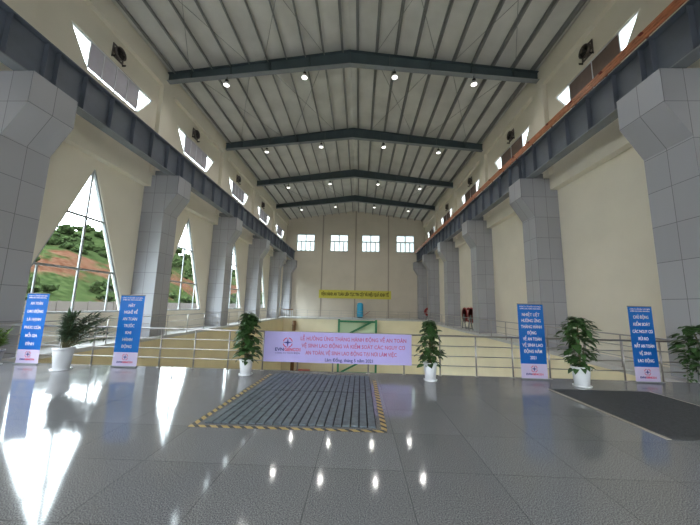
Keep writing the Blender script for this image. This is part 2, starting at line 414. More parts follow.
def upper_wall(bm, xu, xp, xring, s, cl):
    t = 0.2 * s
    # ring beam between lower and upper walls
    prism(bm, [(xring, YF, 7.35), (xring, YB, 7.35), (xring, YB, 8.05), (xring, YF, 8.05)], (xu + t - xring, 0, 0))
    bays = [-2.9, 4.1] + cl
    edges = [YF] + [(a + b) / 2 for a, b in zip(bays, bays[1:])] + [YB]
    for c, y0, y1 in zip(bays, edges, edges[1:]):
        v = (t, 0, 0)
        prism(bm, [(xu, y0, 8.05), (xu, y1, 8.05), (xu, y1, 10.70), (xu, y0, 10.70)], v)
        prism(bm, [(xu, y0, 12.02), (xu, y1, 12.02), (xu, y1, 13.2), (xu, y0, 13.2)], v)
        prism(bm, [(xu, y0, 10.70), (xu, c - 1.32, 10.70), (xu, c - 2.25, 12.02), (xu, y0, 12.02)], v)
        prism(bm, [(xu, c + 1.32, 10.70), (xu, y1, 10.70), (xu, y1, 12.02), (xu, c + 2.25, 12.02)], v)
    # eave beam and pilasters in front of the recess
    prism(bm, [(xp, YF, 13.2), (xp, YB, 13.2), (xp, YB, 14.22), (xp, YF, 14.22)], (xu + t - xp, 0, 0))
    for y in [0.6, 7.7] + [f + .15 for f in FR]:
        prism(bm, [(xp, y - .42, 8.05), (xp, y + .42, 8.05), (xp, y + .42, 13.2), (xp, y - .42, 13.2)], (xu - xp, 0, 0))

bm = B(); lower_wall(bm, XL, -1, True); upper_wall(bm, UL, PL, -10.55, -1, CLL)
struct('wall_left', bm, M['cream'])
bm = B(); lower_wall(bm, XR, 1, False); upper_wall(bm, UR, PR, 9.08, 1, CLR)
struct('wall_right', bm, M['cream'])

# ------------------------------------------------------------------ back wall with four windows
BW = [(-9.33, -6.70), (-4.39, -1.78), (0.26, 2.87), (5.29, 7.90)]
BZ0, BZ1 = 9.46, 11.95
bm = B()
xs = [XL - .25] + [v for w in BW for v in w] + [XR + .25]
for i in range(0, len(xs), 2):
    box(bm, xs[i], xs[i+1], YB, YB + .25, BZ0, BZ1)
box(bm, XL - .25, XR + .25, YB, YB + .25, -0.35, BZ0)
prism(bm, [(XL - .25, YB, BZ1), (XR + .25, YB, BZ1), (XR + .25, YB, roof_z(XR + .25) - .02), (XC, YB, RIDGE - .02), (XL - .25, YB, roof_z(XL - .25) - .02)], (0, .25, 0))
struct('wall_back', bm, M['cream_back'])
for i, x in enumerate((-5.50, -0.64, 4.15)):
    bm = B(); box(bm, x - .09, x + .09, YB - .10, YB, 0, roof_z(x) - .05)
    struct('trim_%d' % (i + 1), bm, new_mat('tan_joint_strip_%d' % i, (0.42, 0.37, 0.31), 0.8))  # tan strips, darker than the wall plaster

# entrance wall behind the viewer, open glazed bays
bm = B()
for a, b_ in ((XL - .25, -7.5), (-2.9, -2.5), (2.1, 2.5), (6.5, XR + .25)): box(bm, a, b_, YF - .25, YF, 0, 3.2)
prism(bm, [(XL - .25, YF, 3.2), (XR + .25, YF, 3.2), (XR + .25, YF, roof_z(XR + .25) - .02), (XC, YF, RIDGE - .02), (XL - .25, YF, roof_z(XL - .25) - .02)], (0, -.25, 0))
struct('wall_front', bm, M['cream'])

# ------------------------------------------------------------------ ceiling and its purlins
bm = B()
for s in (-1, 1):
    xe = XC + s * (PR - XC + .45)
    prism(bm, [(XC, YF - .25, RIDGE), (xe, YF - .25, roof_z(xe)), (xe, YF - .25, roof_z(xe) + .12), (XC, YF - .25, RIDGE + .12)], (0, YB - YF + .5, 0))
ceiling = struct('ceiling', bm, M['roof'])
for s in (-1, 1):
    for k in range(10):
        x = XC + s * (0.42 + k * 1.03)
        zt = roof_z(x) - .005; bm = B()
        y0, y1 = YF, YB - .01
        box(bm, x - .008, x + .008, y0, y1, zt - .20, zt)              # web
        box(bm, x - .07, x + .008, y0, y1, zt - .012, zt)              # flanges of the Z section
        box(bm, x - .008, x + .075, y0, y1, zt - .212, zt - .195)
        obj('purlin', bm, M['purlin'], ceiling)

for y0, y1 in ((FR[0] - 7.1, FR[0]), (FR[0], FR[1]), (FR[2], FR[3])):
    for s in (-1, 1):
        for xa, xb_ in ((1.5, 4.6), (5.6, 8.7)):
            for p, q in ((xa, xb_), (xb_, xa)):
                bm = B(); X1, X2 = XC + s * p, XC + s * q
                tube(bm, (X1, y0 + .3, roof_z(X1) - .24), (X2, y1 - .3, roof_z(X2) - .24), .012, 6); obj('bracing_rod', bm, M['purlin'], ceiling)

# ------------------------------------------------------------------ roof frames
ORD = ['nearest', 'second nearest', 'third nearest', 'farthest']
for i, y in enumerate(FR):
    t = thing('roof_rafter_frame', 'dark steel pitched rafter frame under the roof, %s of the four' % ORD[i], 'roof beam', (XC, y, 0), 0, 'rafter frames under the metal roof')
    for s in (-1, 1):
        W = PR - XC - .012
        top0, bot0 = 15.40, 14.62
        top1, bot1 = 15.40 - .135 * W, 13.60
        bm = B()
        prism(bm, [(0, -.012, bot0), (s * W, -.012, bot1), (s * W, -.012, top1), (0, -.012, top0)], (0, .024, 0))
        obj('rafter_web', bm, M['rafter'], t)
        bm = B()
        prism(bm, [(0, -.15, bot0), (s * W, -.15, bot1), (s * W, -.15, bot1 - .025), (0, -.15, bot0 - .025)], (0, .30, 0))
        obj('bottom_flange', bm, M['flange'], t)
        bm = B()
        prism(bm, [(0, -.15, top0), (s * W, -.15, top1), (s * W, -.15, top1 + .02), (0, -.15, top0 + .02)], (0, .30, 0))
        obj('top_flange', bm, M['rafter'], t)
        for k in range(1, 5):
            x = s * W * k / 4.6; f = abs(x) / W
            bm = B(); box(bm, x - .008, x + .008, -.13, .13, bot0 + (bot1 - bot0) * f, top0 + (top1 - top0) * f)
            obj('stiffener_plate', bm, M['rafter'], t)
    bm = B(); box(bm, -.02, .02, -.14, .14, 14.60, 15.40); obj('ridge_splice_plate', bm, M['rafter'], t)

# ------------------------------------------------------------------ columns
CN = ['nearest the platform', 'second from the platform', 'third from the platform', 'fourth from the platform', 'fifth from the platform', 'set in the far corner']
for side, s, xw in (('left', 1, XL), ('right', -1, XR)):
    for i, y in enumerate(COLY):
        hy = .65 if i == 0 else .55
        t = thing('tiled_column', 'grey tile clad column with flared head on the %s side, %s' % (side, CN[i]), 'column', (xw, y, 0), 0, 'tile clad crane columns')
        e = .012
        bm = B(); box(bm, min(s * e, s * 1.15), max(s * e, s * 1.15), -hy, hy, 0.0, 6.05)
        obj('shaft', bm, M['tiles_wide'] if i == 0 else M['tiles'], t)
        bm = B()
        prism(bm, [(s * e, -hy, 6.05), (s * 1.15, -hy, 6.05), (s * 1.74, -hy, 7.0), (s * 1.74, -hy, 7.93), (s * e, -hy, 7.93)], (0, 2 * hy, 0))
        obj('flared_head', bm, M['tiles_wide'] if i == 0 else M['tiles'], t)

# ------------------------------------------------------------------ crane girders
def girder(side, xc, s):
    t = thing('crane_girder', 'long dark blue grey crane girder on the %s hand column heads' % side, 'girder', (xc, 0, 7.95))
    y0, y1 = -2.0, YB - .15; h = 1.30
    bm = B(); box(bm, -.012, .012, y0, y1, .03, h); obj('web_plate', bm, M['dark_steel'], t)
    bm = B(); box(bm, -.20, .20, y0, y1, 0, .035); obj('bottom_flange', bm, M['flange'], t)
    bm = B(); box(bm, -.20, .20, y0, y1, h, h + .035); obj('top_flange', bm, M['dark_steel'], t)
    bm = B(); box(bm, -.05, .05, y0, y1, h + .035, h + .15); box(bm, -.09, .09, y0, y1, h + .035, h + .06); obj('crane_rail', bm, M['purlin'], t)
    ys = []
    bounds = [1.0] + COLY
    for a, b_ in zip(bounds, bounds[1:]):
        n = 6
        ys += [a + (b_ - a) * k / n for k in range(1, n)]
    for c in COLY[:-1]: ys += [c - .17, c + .17]
    for y in ys:
        bm = B(); box(bm, -.17, .17, y - .009, y + .009, .035, h); obj('stiffener_plate', bm, M['dark_steel'], t)
    for c in COLY[:-1]:
        bm = B()
        a, b_ = (-1.12, -.2) if s < 0 else (.2, .85)
        box(bm, a, b_, c - .14, c + .14, -.02 + .03, .42)
        obj('wall_bracket', bm, M['flange'], t)
    return t
girder('left', -9.60, -1)
girder('right', 8.20, 1)

# orange conductor rails over the right hand girder
t = thing('conductor_rail', 'orange conductor rail running above the right hand crane girder', 'conductor rail', (8.12, 0, 9.29))
for k, (dx, dz) in enumerate(((-.20, .02), (-.20, .12), (-.20, .22))):
    bm = B(); box(bm, dx - .025, dx + .025, 1.0, YB - .3, dz - .035, dz + .035); obj('conductor_bar', bm, M['orange'], t)
y = 2.0
while y < 41:
    bm = B(); box(bm, -.07, -.04, y - .03, y + .03, 0.0, .36)
    box(bm, -.28, -.04, y - .05, y + .05, .17, .21); obj('bracket', bm, M['red_dark'], t)
    y += 1.42

# ------------------------------------------------------------------ windows
wn_i = [0]
def next_win(): wn_i[0] += 1; return 'window_%d' % wn_i[0]

def side_window(c):
    x = XL - .10
    root = bpy.data.objects.new(next_win(), None); col.objects.link(root); root.location = (x, c, WIN_SILL); root['kind'] = 'structure'
    hw, H = WIN_HALF - .01, WIN_APEX - WIN_SILL - .02
    def half(z): return hw * (1 - z / H)
    bm = B()
    for s in (-1, 1): bar(bm, (0, s * (hw - .05), 0.03), (0, s * .02, H - .08), .10, .07, (0, s, .4))
    bar(bm, (0, -hw + .02, .035), (0, hw - .02, .035), .10, .07)
    bar(bm, (0, 0, .05), (0, 0, H - .15), .07, .055, (1, 0, 0))
    for z in (1.71, 3.80): bar(bm, (0, -half(z), z), (0, half(z), z), .08, .075)
    for s in (-1, 1): bar(bm, (0, s * 1.5, .05), (0, s * 1.5, 1.71), .05, .05, (1, 0, 0))
    obj('window_frame', bm, M['grey_frame'], root)
    bm = B(); prism(bm, [(-.004, -hw + .04, .03), (-.004, hw - .04, .03), (-.004, 0, H - .08)], (.008, 0, 0))
    obj('window_pane', bm, M['glass'], root)
    return root
for c in BAYC: side_window(c)

def clerestory(c, x, s, blind):
    root = bpy.data.objects.new(next_win(), None); col.objects.link(root); root.location = (x + .08 * s, c, 10.70); root['kind'] = 'structure'
    H = 1.32; b0, t0 = 1.32, 2.25
    bm = B()
    bar(bm, (0, -b0, .025), (0, b0, .025), .08, .05); bar(bm, (0, -t0 + .02, H - .03), (0, t0 - .02, H - .03), .08, .05)
    for q in (-1, 1): bar(bm, (0, q * (b0 + .0), .02), (0, q * (t0 - .04), H - .04), .08, .04, (0, q, -1))
    obj('window_frame', bm, M['white_frame'], root)
    bm = B()
    vs = (-1.32, -.66, 0, .66, 1.32) if blind == 'blind_l' else (-1.32, 0, 1.32)
    for v in vs: box(bm, -.03, .03, v - .02, v + .02, .05, H - .05)
    obj('mullions', bm, M['white_frame'], root)
    bm = B(); prism(bm, [(s * .04, -b0, .04), (s * .04, b0, .04), (s * .04, t0 - .06, H - .05), (s * .04, -t0 + .06, H - .05)], (.006 * s, 0, 0))
    obj('window_pane', bm, M['glass'], root)
    for a, b_ in zip(vs, vs[1:]):
        bm = B(); box(bm, -.012, .012, a + .02, b_ - .02, .16 if blind == 'blind_l' else .05, H - .055)
        obj('frosted_panel', bm, M[blind], root)
for c in CLL: clerestory(c, UL, -1, 'blind_l')
for c in CLR: clerestory(c, UR, 1, 'blind_r')

for a, b_ in BW:
    root = bpy.data.objects.new(next_win(), None); col.objects.link(root); root.location = ((a + b_) / 2, YB + .08, BZ0); root['kind'] = 'structure'
    w = (b_ - a) / 2; H = BZ1 - BZ0
    bm = B()
    box(bm, -w, w, -.04, .04, 0, .07); box(bm, -w, w, -.04, .04, H - .07, H)
    for x in (-w, w - .07): box(bm, x, x + .07, -.06, .04, .07, H - .07)
    box(bm, -w + .07, w - .07, -.06, .035, 1.39, 1.53)
    for x in (-.66, 0, .66): box(bm, x - .06, x + .06, -.05, .03, .07, 1.39)
    box(bm, -.06, .06, -.05, .03, 1.53, H - .07)
    obj('window_frame', bm, M['grey_frame'], root)
    bm = B(); box(bm, -w + .05, w - .05, .042, .05, .05, H - .05); obj('window_pane', bm, M['glass_dimmed'], root)

# ------------------------------------------------------------------ outside: hillside, ground, roadside wall
def hn(x, y):
    return (math.sin(x * .13 + 1.3) * math.cos(y * .09 + .4) * 1.6 + math.sin(x * .31 + y * .23) * .7 + math.sin(y * .05 + 2) * 1.4)
def hill_z(x, y):
    d = max(0.0, -x - 30)
    base = min(d * .46, 21 + d * .02)
    return -.6 + base + hn(x, y) * min(1, d / 14)
bm = B(); nx, ny = 60, 90
grid = [[bm.verts.new((-12 - i * 2.2, -40 + j * 3.2, hill_z(-12 - i * 2.2, -40 + j * 3.2))) for j in range(ny)] for i in range(nx)]
for i in range(nx - 1):
    for j in range(ny - 1):
        f = bm.faces.new((grid[i][j], grid[i][j+1], grid[i+1][j+1], grid[i+1][j])); f.smooth = True
o = struct('ground_hillside', bm, M['hill'])
bm = B(); box(bm, -11.3, 140, -120, -7.4, -.7, -.6); box(bm, 9.9, 140, -7.4, 200, -.7, -.6)
struct('ground_yard', bm, new_mat('concrete_yard', (0.40, 0.39, 0.37), 0.9, noise=.1))
bm = B(); box(bm, -26.2, -26.0, -20, 120, -.6, 1.45); 
for k in range(45): box(bm, -26.0, -25.94, -20 + k * 3, -19.7 + k * 3, -.6, 1.5)
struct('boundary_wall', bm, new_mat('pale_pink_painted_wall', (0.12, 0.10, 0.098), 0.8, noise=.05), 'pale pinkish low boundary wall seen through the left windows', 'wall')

_ib = B(); bmesh.ops.create_icosphere(_ib, subdivisions=2, radius=1.0)
IV = [v.co.copy() for v in _ib.verts]; IF = [[v.index for v in f.verts] for f in _ib.faces]; _ib.free()
TV, TF = [], []
def crown(c, r):
    n = len(TV)
    for d in IV:
        k = r * (1 + random.uniform(-.35, .35)); TV.append((c[0] + d.x * k, c[1] + d.y * k, c[2] + d.z * k * .85))
    TF.extend([[n + q for q in f] for f in IF])
for k in range(620):
    x = -random.uniform(31, 88); y = random.uniform(-10, 175)
    z = hill_z(x, y)
    if 3.4 < z < 10.5 and random.random() < .72: continue
    r = random.uniform(.7, 1.7)
    for q in range(5): crown((x + random.uniform(-r, r) * .7, y + random.uniform(-r, r) * .7, z + r * random.uniform(.2, .9)), r * random.uniform(.35, .7))
_me = bpy.data.meshes.new('hillside_trees'); _me.from_pydata(TV, [], TF); _me.materials.append(M['tree_leaf'])
o = bpy.data.objects.new('hillside_trees', _me); col.objects.link(o); o['kind'] = 'stuff'; tag(o, 'green trees and scrub covering the hillside outside the left windows', 'trees')

# ------------------------------------------------------------------ lamps
LX = [-7.45, -3.18, 1.70, 5.90]
lamp0 = None; names = ['far left', 'centre left', 'centre right', 'far right']
ordn = ['nearest rafter frame', 'second nearest rafter frame', 'third nearest rafter frame', 'farthest rafter frame']
for i, y in enumerate(FR):
    for j, x in enumerate(LX):
        f = abs(x - XC) / (PR - XC - .012); zb = 14.62 + (13.60 - 14.62) * f - .025
        lab = 'round white high bay lamp hanging %s under the %s' % (names[j], ordn[i])
        if lamp0 is None:
            t = lamp0 = thing('high_bay_lamp', lab, 'lamp', (x, y, zb), 0, 'high bay lamps under the rafters')
            bm = B(); tube(bm, (0, 0, 0), (0, 0, -.20), .015); obj('hanger_rod', bm, M['black'], t)
            bm = B(); lathe(bm, [(.05, -.18), (.09, -.19), (.09, -.28), (.06, -.30)], 14); obj('ballast_housing', bm, M['black'], t)
            bm = B(); lathe(bm, [(.05, -.29), (.10, -.33), (.15, -.42), (.17, -.50), (.155, -.50), (.13, -.42), (.08, -.34), (.0, -.31)], 20); obj('reflector', bm, M['lamp_white'], t)
            bm = B(); lathe(bm, [(.0, -.485), (.145, -.485), (.15, -.50), (.10, -.52), (.0, -.53)], 20); obj('lens', bm, M['lamp_glow'], t)
            ld = bpy.data.lights.new('lamp_light', 'SPOT'); ld.energy = LAMP_W; ld.color = (1, .97, .92)
            ld.spot_size = math.radians(165); ld.spot_blend = .6; ld.shadow_soft_size = .15
            lo = bpy.data.objects.new('lamp_light', ld); col.objects.link(lo); lo.parent = t; lo.location = (0, 0, -.58)
        else:
            dup(lamp0, (x, y, zb), lab)

# ------------------------------------------------------------------ exhaust fans
def fan(label, x, y, z, s):
    t = thing('exhaust_fan', label, 'fan', (x, y, z), 0, 'exhaust fans above the clerestory windows'); t.scale = (.72, .72, .72)
    e = .003 * s
    bm = B()
    for a, b_, c, d in ((-.42, .42, -.42, -.33), (-.42, .42, .33, .42), (-.42, -.33, -.33, .33), (.33, .42, -.33, .33)): box(bm, min(e, s * .05), max(e, s * .05), a, b_, c, d)
    obj('mounting_plate', bm, M['fan_grey'], t)
    bm = B(); pr = [(.36, .05), (.38, .26), (.355, .26), (.335, .05), (.36, .05)]
    lathe(bm, [(r, h * s) for r, h in pr], 24, axis='X'); obj('shroud', bm, M['fan_grey'], t)
    bm = B(); lathe(bm, [(.0, .24 * s), (.08, .23 * s), (.09, .12 * s), (.0, .11 * s)], 14, axis='X'); obj('hub', bm, M['black'], t)
    bm = B()
    for k in range(6):
        a = k * math.pi / 3; ca, sa = math.cos(a), math.sin(a)
        def P(r, w, dx): return (s * (.16 + dx), r * ca - w * sa, r * sa + w * ca)
        prism(bm, [P(.07, -.04, -.02), P(.32, -.12, -.04), P(.32, .10, .04), P(.07, .04, .02)], (s * .006, 0, 0))
    obj('blades', bm, M['black'], t)
    bm = B(); 
    for zz in (-.2, 0, .2): bar(bm, (s * .25, -.34 if zz == 0 else -.29, zz), (s * .25, .34 if zz == 0 else .29, zz), .012)
    obj('guard', bm, M['black'], t)
    for yy in (-.41, .41):
        bm = B(); box(bm, min(0, s * .25), max(0, s * .25), yy - .01, yy + .01, -.52, -.42); obj('bracket', bm, M['black'], t)
for i, y in enumerate((11.45, 17.75, 24.7, 31.5)):
    fan('dark round exhaust fan on the left wall, %s from the camera' % ['first', 'second', 'third', 'fourth'][i], UL, y, 12.52, 1)
    fan('dark round exhaust fan on the right wall, %s from the camera' % ['first', 'second', 'third', 'fourth'][i], UR, y, 12.52, -1)

# ------------------------------------------------------------------ railings
def railing(name, label, p, q, n, h=.955, rails=(.71, .47, .24), rr=.021, pr=.019, skip=()):
    """straight railing from p to q with n equal gaps"""
    p = Vector(p); q = Vector(q)
    t = thing(name, label, 'railing', p)
    d = q - p
    bm = B(); tube(bm, (0, 0, h), (d.x, d.y, h), rr); obj('handrail', bm, M['steel'], t)
    for z in rails:
        bm = B(); tube(bm, (0, 0, z), (d.x, d.y, z), .011, 8); obj('mid_rail', bm, M['steel'], t)
    for k in range(n + 1):
        if k in skip: continue
        c = d * (k / n); bm = B(); tube(bm, (c.x, c.y, 0), (c.x, c.y, h), pr, 8); obj('post', bm, M['steel'], t)
        bm = B(); lathe(bm, [(.045, 0.0), (.045, .012), (.02, .02)], 12, (c.x, c.y, 0)); obj('post_base', bm, M['steel'], t)
    return t
X0 = -7.99 - 2 * .897
railing('platform_railing', 'stainless steel railing along the front edge of the polished platform', (-9.40, 7.62, 0), (8.15, 7.62, 0), 20)
# re-space posts of the platform railing to the photographed rhythm
railing('gallery_railing', 'stainless railing along the left gallery in front of the windows', (-9.58, 7.72, 0), (-9.58, 38.1, 0), 17, rails=(.64, .32))
railing('gallery_railing', 'stainless railing along the right gallery in front of the blank wall', (7.95, 7.72, 0), (7.95, 38.1, 0), 17, rails=(.64, .32))
railing('gallery_railing', 'thin railing across the far gallery below the yellow banner', (-9.42, 38.12, 0), (7.80, 38.12, 0), 12, rails=(.64, .32), rr=.016, pr=.014)

# ------------------------------------------------------------------ banner tied to the railing
def star(bm, cx, cz, r, y):
    pts = []
    for k in range(8):
        a = math.pi / 2 + k * math.pi / 4; rr = r if k % 2 == 0 else r * .22
        pts.append((cx + rr * math.cos(a), y, cz + rr * math.sin(a)))
    c = bm.verts.new((cx, y, cz)); vs = [bm.verts.new(p) for p in pts]
    for k in range(8): bm.faces.new((c, vs[k], vs[(k+1) % 8]))

def arcs(bm, cx, cz, r, y):
    for q in range(4):
        a0 = math.pi / 4 + q * math.pi / 2
        prev = None
        for k in range(7):
            a = a0 + math.radians(-32 + k * 64 / 6)
            u = bm.verts.new((cx + r * math.cos(a), y, cz + r * math.sin(a))); v = bm.verts.new((cx + r * .82 * math.cos(a), y, cz + r * .82 * math.sin(a)))
            if prev: bm.faces.new((prev[0], u, v, prev[1]))
            prev = (u, v)

RX = (math.pi / 2, 0, 0)
ban = thing('banner', 'long lilac banner with red lettering hung on the platform railing', 'banner', (-.52, 7.575, .23))
bm = B()
nseg = 24; w = 1.83
for k in range(nseg):
    x0 = -w + 2 * w * k / nseg; x1 = x0 + 2 * w / nseg
    def yy(x): return -.004 + .003 * math.sin(x * 5)
    bm.faces.new([bm.verts.new(p) for p in ((x0, yy(x0), 0), (x1, yy(x1), 0), (x1, yy(x1), .735), (x0, yy(x0), .735))])
bmesh.ops.remove_doubles(bm, verts=bm.verts, dist=1e-5)
obj('banner_sheet', bm, M['banner'], ban)
lx = -1.24
bm = B(); star(bm, lx, .47, .12, -.010); obj('emblem_star', bm, M['navy_print'], ban)
bm = B(); arcs(bm, lx, .47, .125, -.0095); obj('emblem_arcs', bm, M['red_print'], ban)
text_mesh('emblem_lettering', 'EVN', .105, M['navy_print'], ban, (lx - .20, -.010, .30), RX, fit=.22, bold=.003)
text_mesh('emblem_lettering', 'GENCO1', .105, M['red_print'], ban, (lx + .13, -.010, .30), RX, fit=.40, bold=.003)
text_mesh('emblem_lettering', 'CÔNG TY THỦY ĐIỆN', .05, M['navy_print'], ban, (lx, -.010, .215), RX, fit=.62)
text_mesh('lettering', 'LỄ HƯỞNG ỨNG THÁNG HÀNH ĐỘNG VỀ AN TOÀN', .125, M['magenta_print'], ban, (.39, -.010, .575), RX, fit=2.62, bold=.0022)
text_mesh('lettering', 'VỆ SINH LAO ĐỘNG VÀ KIỂM SOÁT CÁC NGUY CƠ', .125, M['magenta_print'], ban, (.39, -.010, .405), RX, fit=2.56, bold=.0022)
text_mesh('lettering', 'AN TOÀN, VỆ SINH LAO ĐỘNG TẠI NƠI LÀM VIỆC', .125, M['magenta_print'], ban, (.34, -.010, .235), RX, fit=2.25, bold=.0022)
text_mesh('lettering', 'Lâm Đồng, tháng 5 năm 2021', .105, M['navy_print'], ban, (.30, -.010, .075), RX, fit=1.18, bold=.002)
for x in (-w, -w / 2, 0, w / 2, w):
    bm = B(); tube(bm, (x, 0, .70), (x, .03, .735), .006, 6); obj('tie', bm, M['white_print'], ban)

# ------------------------------------------------------------------ standees
def standee(label, xb, xt, lines, fits):
    """xb, xt: left/right x at the foot and the top"""
    cx = sum(xb) / 2; w = (xb[1] - xb[0]) / 2
    t = thing('roll_up_standee', label, 'standee', (cx, 7.53, 0), 0, 'blue safety slogan standees')
    t.rotation_euler = (math.radians(-.6), 0, 0)
    H = 1.78; z0 = .03
    bm = B(); box(bm, -w - .01, w + .01, -.05, .04, 0.008, .03); obj('base', bm, M['flange'], t)
    bm = B(); bm.faces.new([bm.verts.new(p) for p in ((-w, 0, .36), (w, 0, .36), (w, 0, H), (-w, 0, H))]); obj('blue_panel', bm, M['blue'], t)
    bm = B(); bm.faces.new([bm.verts.new(p) for p in ((-w, 0, z0), (w, 0, z0), (w, 0, .36), (-w, 0, .36))]); obj('logo_panel', bm, M['lilac_print'], t)
    bm = B(); tube(bm, (-w, 0.006, H), (w, 0.006, H), .012, 8); obj('top_bar', bm, M['flange'], t)
    bm = B(); bar(bm, (0, .03, .03), (0, .012, H - .01), .018); obj('support_pole', bm, M['flange'], t)
    for k, (zz, f) in enumerate(((H - .065, .84), (H - .115, .80))):
        text_mesh('small_lettering', 'CÔNG TY CỔ PHẦN THỦY ĐIỆN' if k == 0 else 'HƯỞNG ỨNG THÁNG HÀNH ĐỘNG', .04, M['white_print'], t, (0, -.007, zz), RX, fit=2 * w * f)
    n = len(lines); top, bot = H - .26, .50
    for k, (ln, f) in enumerate(zip(lines, fits)):
        z = top + (bot - top) * k / (n - 1)
        text_mesh('lettering', ln, .105, M['white_print'], t, (0, -.007, z), RX, fit=2 * w * f * .95, bold=.001)
    bm = B(); star(bm, 0, .245, .075, -.0075); obj('emblem_star', bm, M['navy_print'], t)
    bm = B(); arcs(bm, 0, .245, .078, -.007); obj('emblem_arcs', bm, M['red_print'], t)
    text_mesh('emblem_lettering', 'EVN', .06, M['navy_print'], t, (-w * .42, -.007, .12), RX, fit=w * .42, bold=.002)
    text_mesh('emblem_lettering', 'GENCO1', .06, M['red_print'], t, (w * .24, -.007, .12), RX, fit=w * .84, bold=.002)
    return t
standee('blue standee with six lines of lettering, leftmost beside the window', (-8.66, -8.07), None or (-8.7, -8.1), ['AN TOÀN', 'LAO ĐỘNG', 'LÀ HẠNH', 'PHÚC CỦA', 'MỖI GIA', 'ĐÌNH'], (.58, .74, .66, .78, .56, .40))
standee('blue standee with seven lines of lettering, right of the arching palm plant', (-6.15, -5.52), (0, 0), ['HÃY', 'NGHĨ VỀ', 'AN TOÀN', 'TRƯỚC', 'KHI', 'HÀNH', 'ĐỘNG'], (.28, .58, .62, .46, .24, .42, .44))
standee('blue standee ending in a year line, left of the bushy potted plant', (3.91, 4.53), (0, 0), ['NHIỆT LIỆT', 'HƯỞNG ỨNG', 'THÁNG HÀNH', 'ĐỘNG', 'VỀ AN TOÀN', 'VỆ SINH LAO', 'ĐỘNG NĂM', '2021'], (.72, .78, .84, .36, .74, .82, .72, .24))
standee('blue standee with seven lines of lettering, rightmost beside the trailing plant', (6.56, 7.13), (0, 0), ['CHỦ ĐỘNG', 'KIỂM SOÁT', 'CÁC NGUY CƠ', 'RỦI RO', 'MẤT AN TOÀN', 'VỆ SINH', 'LAO ĐỘNG'], (.66, .72, .86, .42, .84, .50, .68))

# ------------------------------------------------------------------ plants
def leaf(bm, base, d, up_, L, W, droop=.25, fold=.12):
    d = d.normalized(); s = d.cross(up_)
    if s.length < 1e-3: s = Vector((1, 0, 0))
    s.normalize(); n = s.cross(d).normalized()
    prof = [(0, .04), (.2, .75), (.45, 1.0), (.72, .72), (1, .02)]
    rows = []
    for t, wd in prof:
        c = base + d * (L * t) - n * (droop * L * t * t)
        rows.append((bm.verts.new(c + s * W / 2 * wd + n * fold * W * wd), bm.verts.new(c), bm.verts.new(c - s * W / 2 * wd + n * fold * W * wd)))
    for a, b_ in zip(rows, rows[1:]):
        for k in (0, 1):
            f = bm.faces.new((a[k], a[k+1], b_[k+1], b_[k])); f.smooth = True

def pot(t, r0, r1, h, mat):
    bm = B(); lathe(bm, [(r0, 0.02), (r1 * .97, h * .86), (r1 * .97, h * .88), (r1 * 1.06, h * .88), (r1 * 1.06, h), (r1 * .96, h), (r1 * .93, h - .05), (.001, h - .05)], 28); obj('pot', bm, mat, t)
    bm = B(); lathe(bm, [(r0 * 1.0, 0), (r0 * 1.25, .0), (r0 * 1.32, .025), (r0 * 1.1, .03), (r0, .022)], 28); obj('saucer', bm, mat, t)
    bm = B(); lathe(bm, [(r1 * .92, h - .049), (.001, h - .035)], 20); obj('soil', bm, M['soil'], t)

def bushy(label, x, y, h, prof, n, Ls, seed, r=.14, ph=.36, lean=(0, 0), mat='leaf', pole=True):
    """prof: list of (height fraction, half-width)"""
    rd = random.Random(seed)
    t = thing('potted_plant', label, 'plant', (x, y, 0))
    pot(t, r * .78, r, ph, M['pot'])
    bm = B()
    if pole: tube(bm, (0, 0, ph - .05), (lean[0], lean[1], h * .86), .022, 8, .014)
    for k in range(5):
        a = k * 1.257; tube(bm, (.03 * math.cos(a), .03 * math.sin(a), ph - .05), (.12 * math.cos(a) + lean[0] * .6, .12 * math.sin(a) + lean[1] * .6, h * .62), .009, 6, .005)
    obj('stems', bm, M['stem'], t)
    bm = B()
    for k in range(n):
        f = rd.random() ** .85
        z = ph * .85 + (h - ph * .9) * f
        # half-width by height
        for (a, wa), (b_, wb_) in zip(prof, prof[1:]):
            if a <= f <= b_: W = wa + (wb_ - wa) * (f - a) / (b_ - a); break
        a = rd.uniform(0, 2 * math.pi); rr = W * (.35 + .65 * rd.random())
        L = Ls * rd.uniform(.7, 1.2)
        dv = Vector((math.cos(a), math.sin(a), rd.uniform(-.55, .25)))
        base = Vector((math.cos(a) * max(0.01, rr - L * .7) + lean[0] * f, math.sin(a) * max(0.01, rr - L * .7) * .7 + lean[1] * f, z))
        leaf(bm, base, dv, Vector((rd.uniform(-.3, .3), rd.uniform(-.3, .3), 1)), L, L * rd.uniform(.6, .78), rd.uniform(.1, .45))
    obj('foliage', bm, M[mat], t, recalc=False)
    return t

bushy('tall potted climbing plant in a white pot left of the lilac banner', -2.62, 7.15, 1.42, [(0, .32), (.25, .40), (.6, .36), (.85, .30), (1, .16)], 260, .20, 3, r=.155, ph=.36)
bushy('conical potted plant in a white pot right of the lilac banner', 1.66, 7.15, 1.37, [(0, .30), (.2, .40), (.6, .33), (.85, .20), (1, .08)], 190, .18, 5, r=.15, ph=.40)
bushy('bushy potted plant in a white pot between the two right hand standees', 4.95, 7.02, 1.52, [(0, .28), (.3, .42), (.6, .47), (.85, .40), (1, .20)], 290, .17, 9, r=.18, ph=.43)
t = bushy('potted plant with trailing foliage at the right edge beside the last standee', 7.70, 6.95, 1.38, [(0, .55), (.3, .62), (.6, .58), (.85, .48), (1, .22)], 330, .18, 12, r=.21, ph=.46, lean=(-.28, 0))
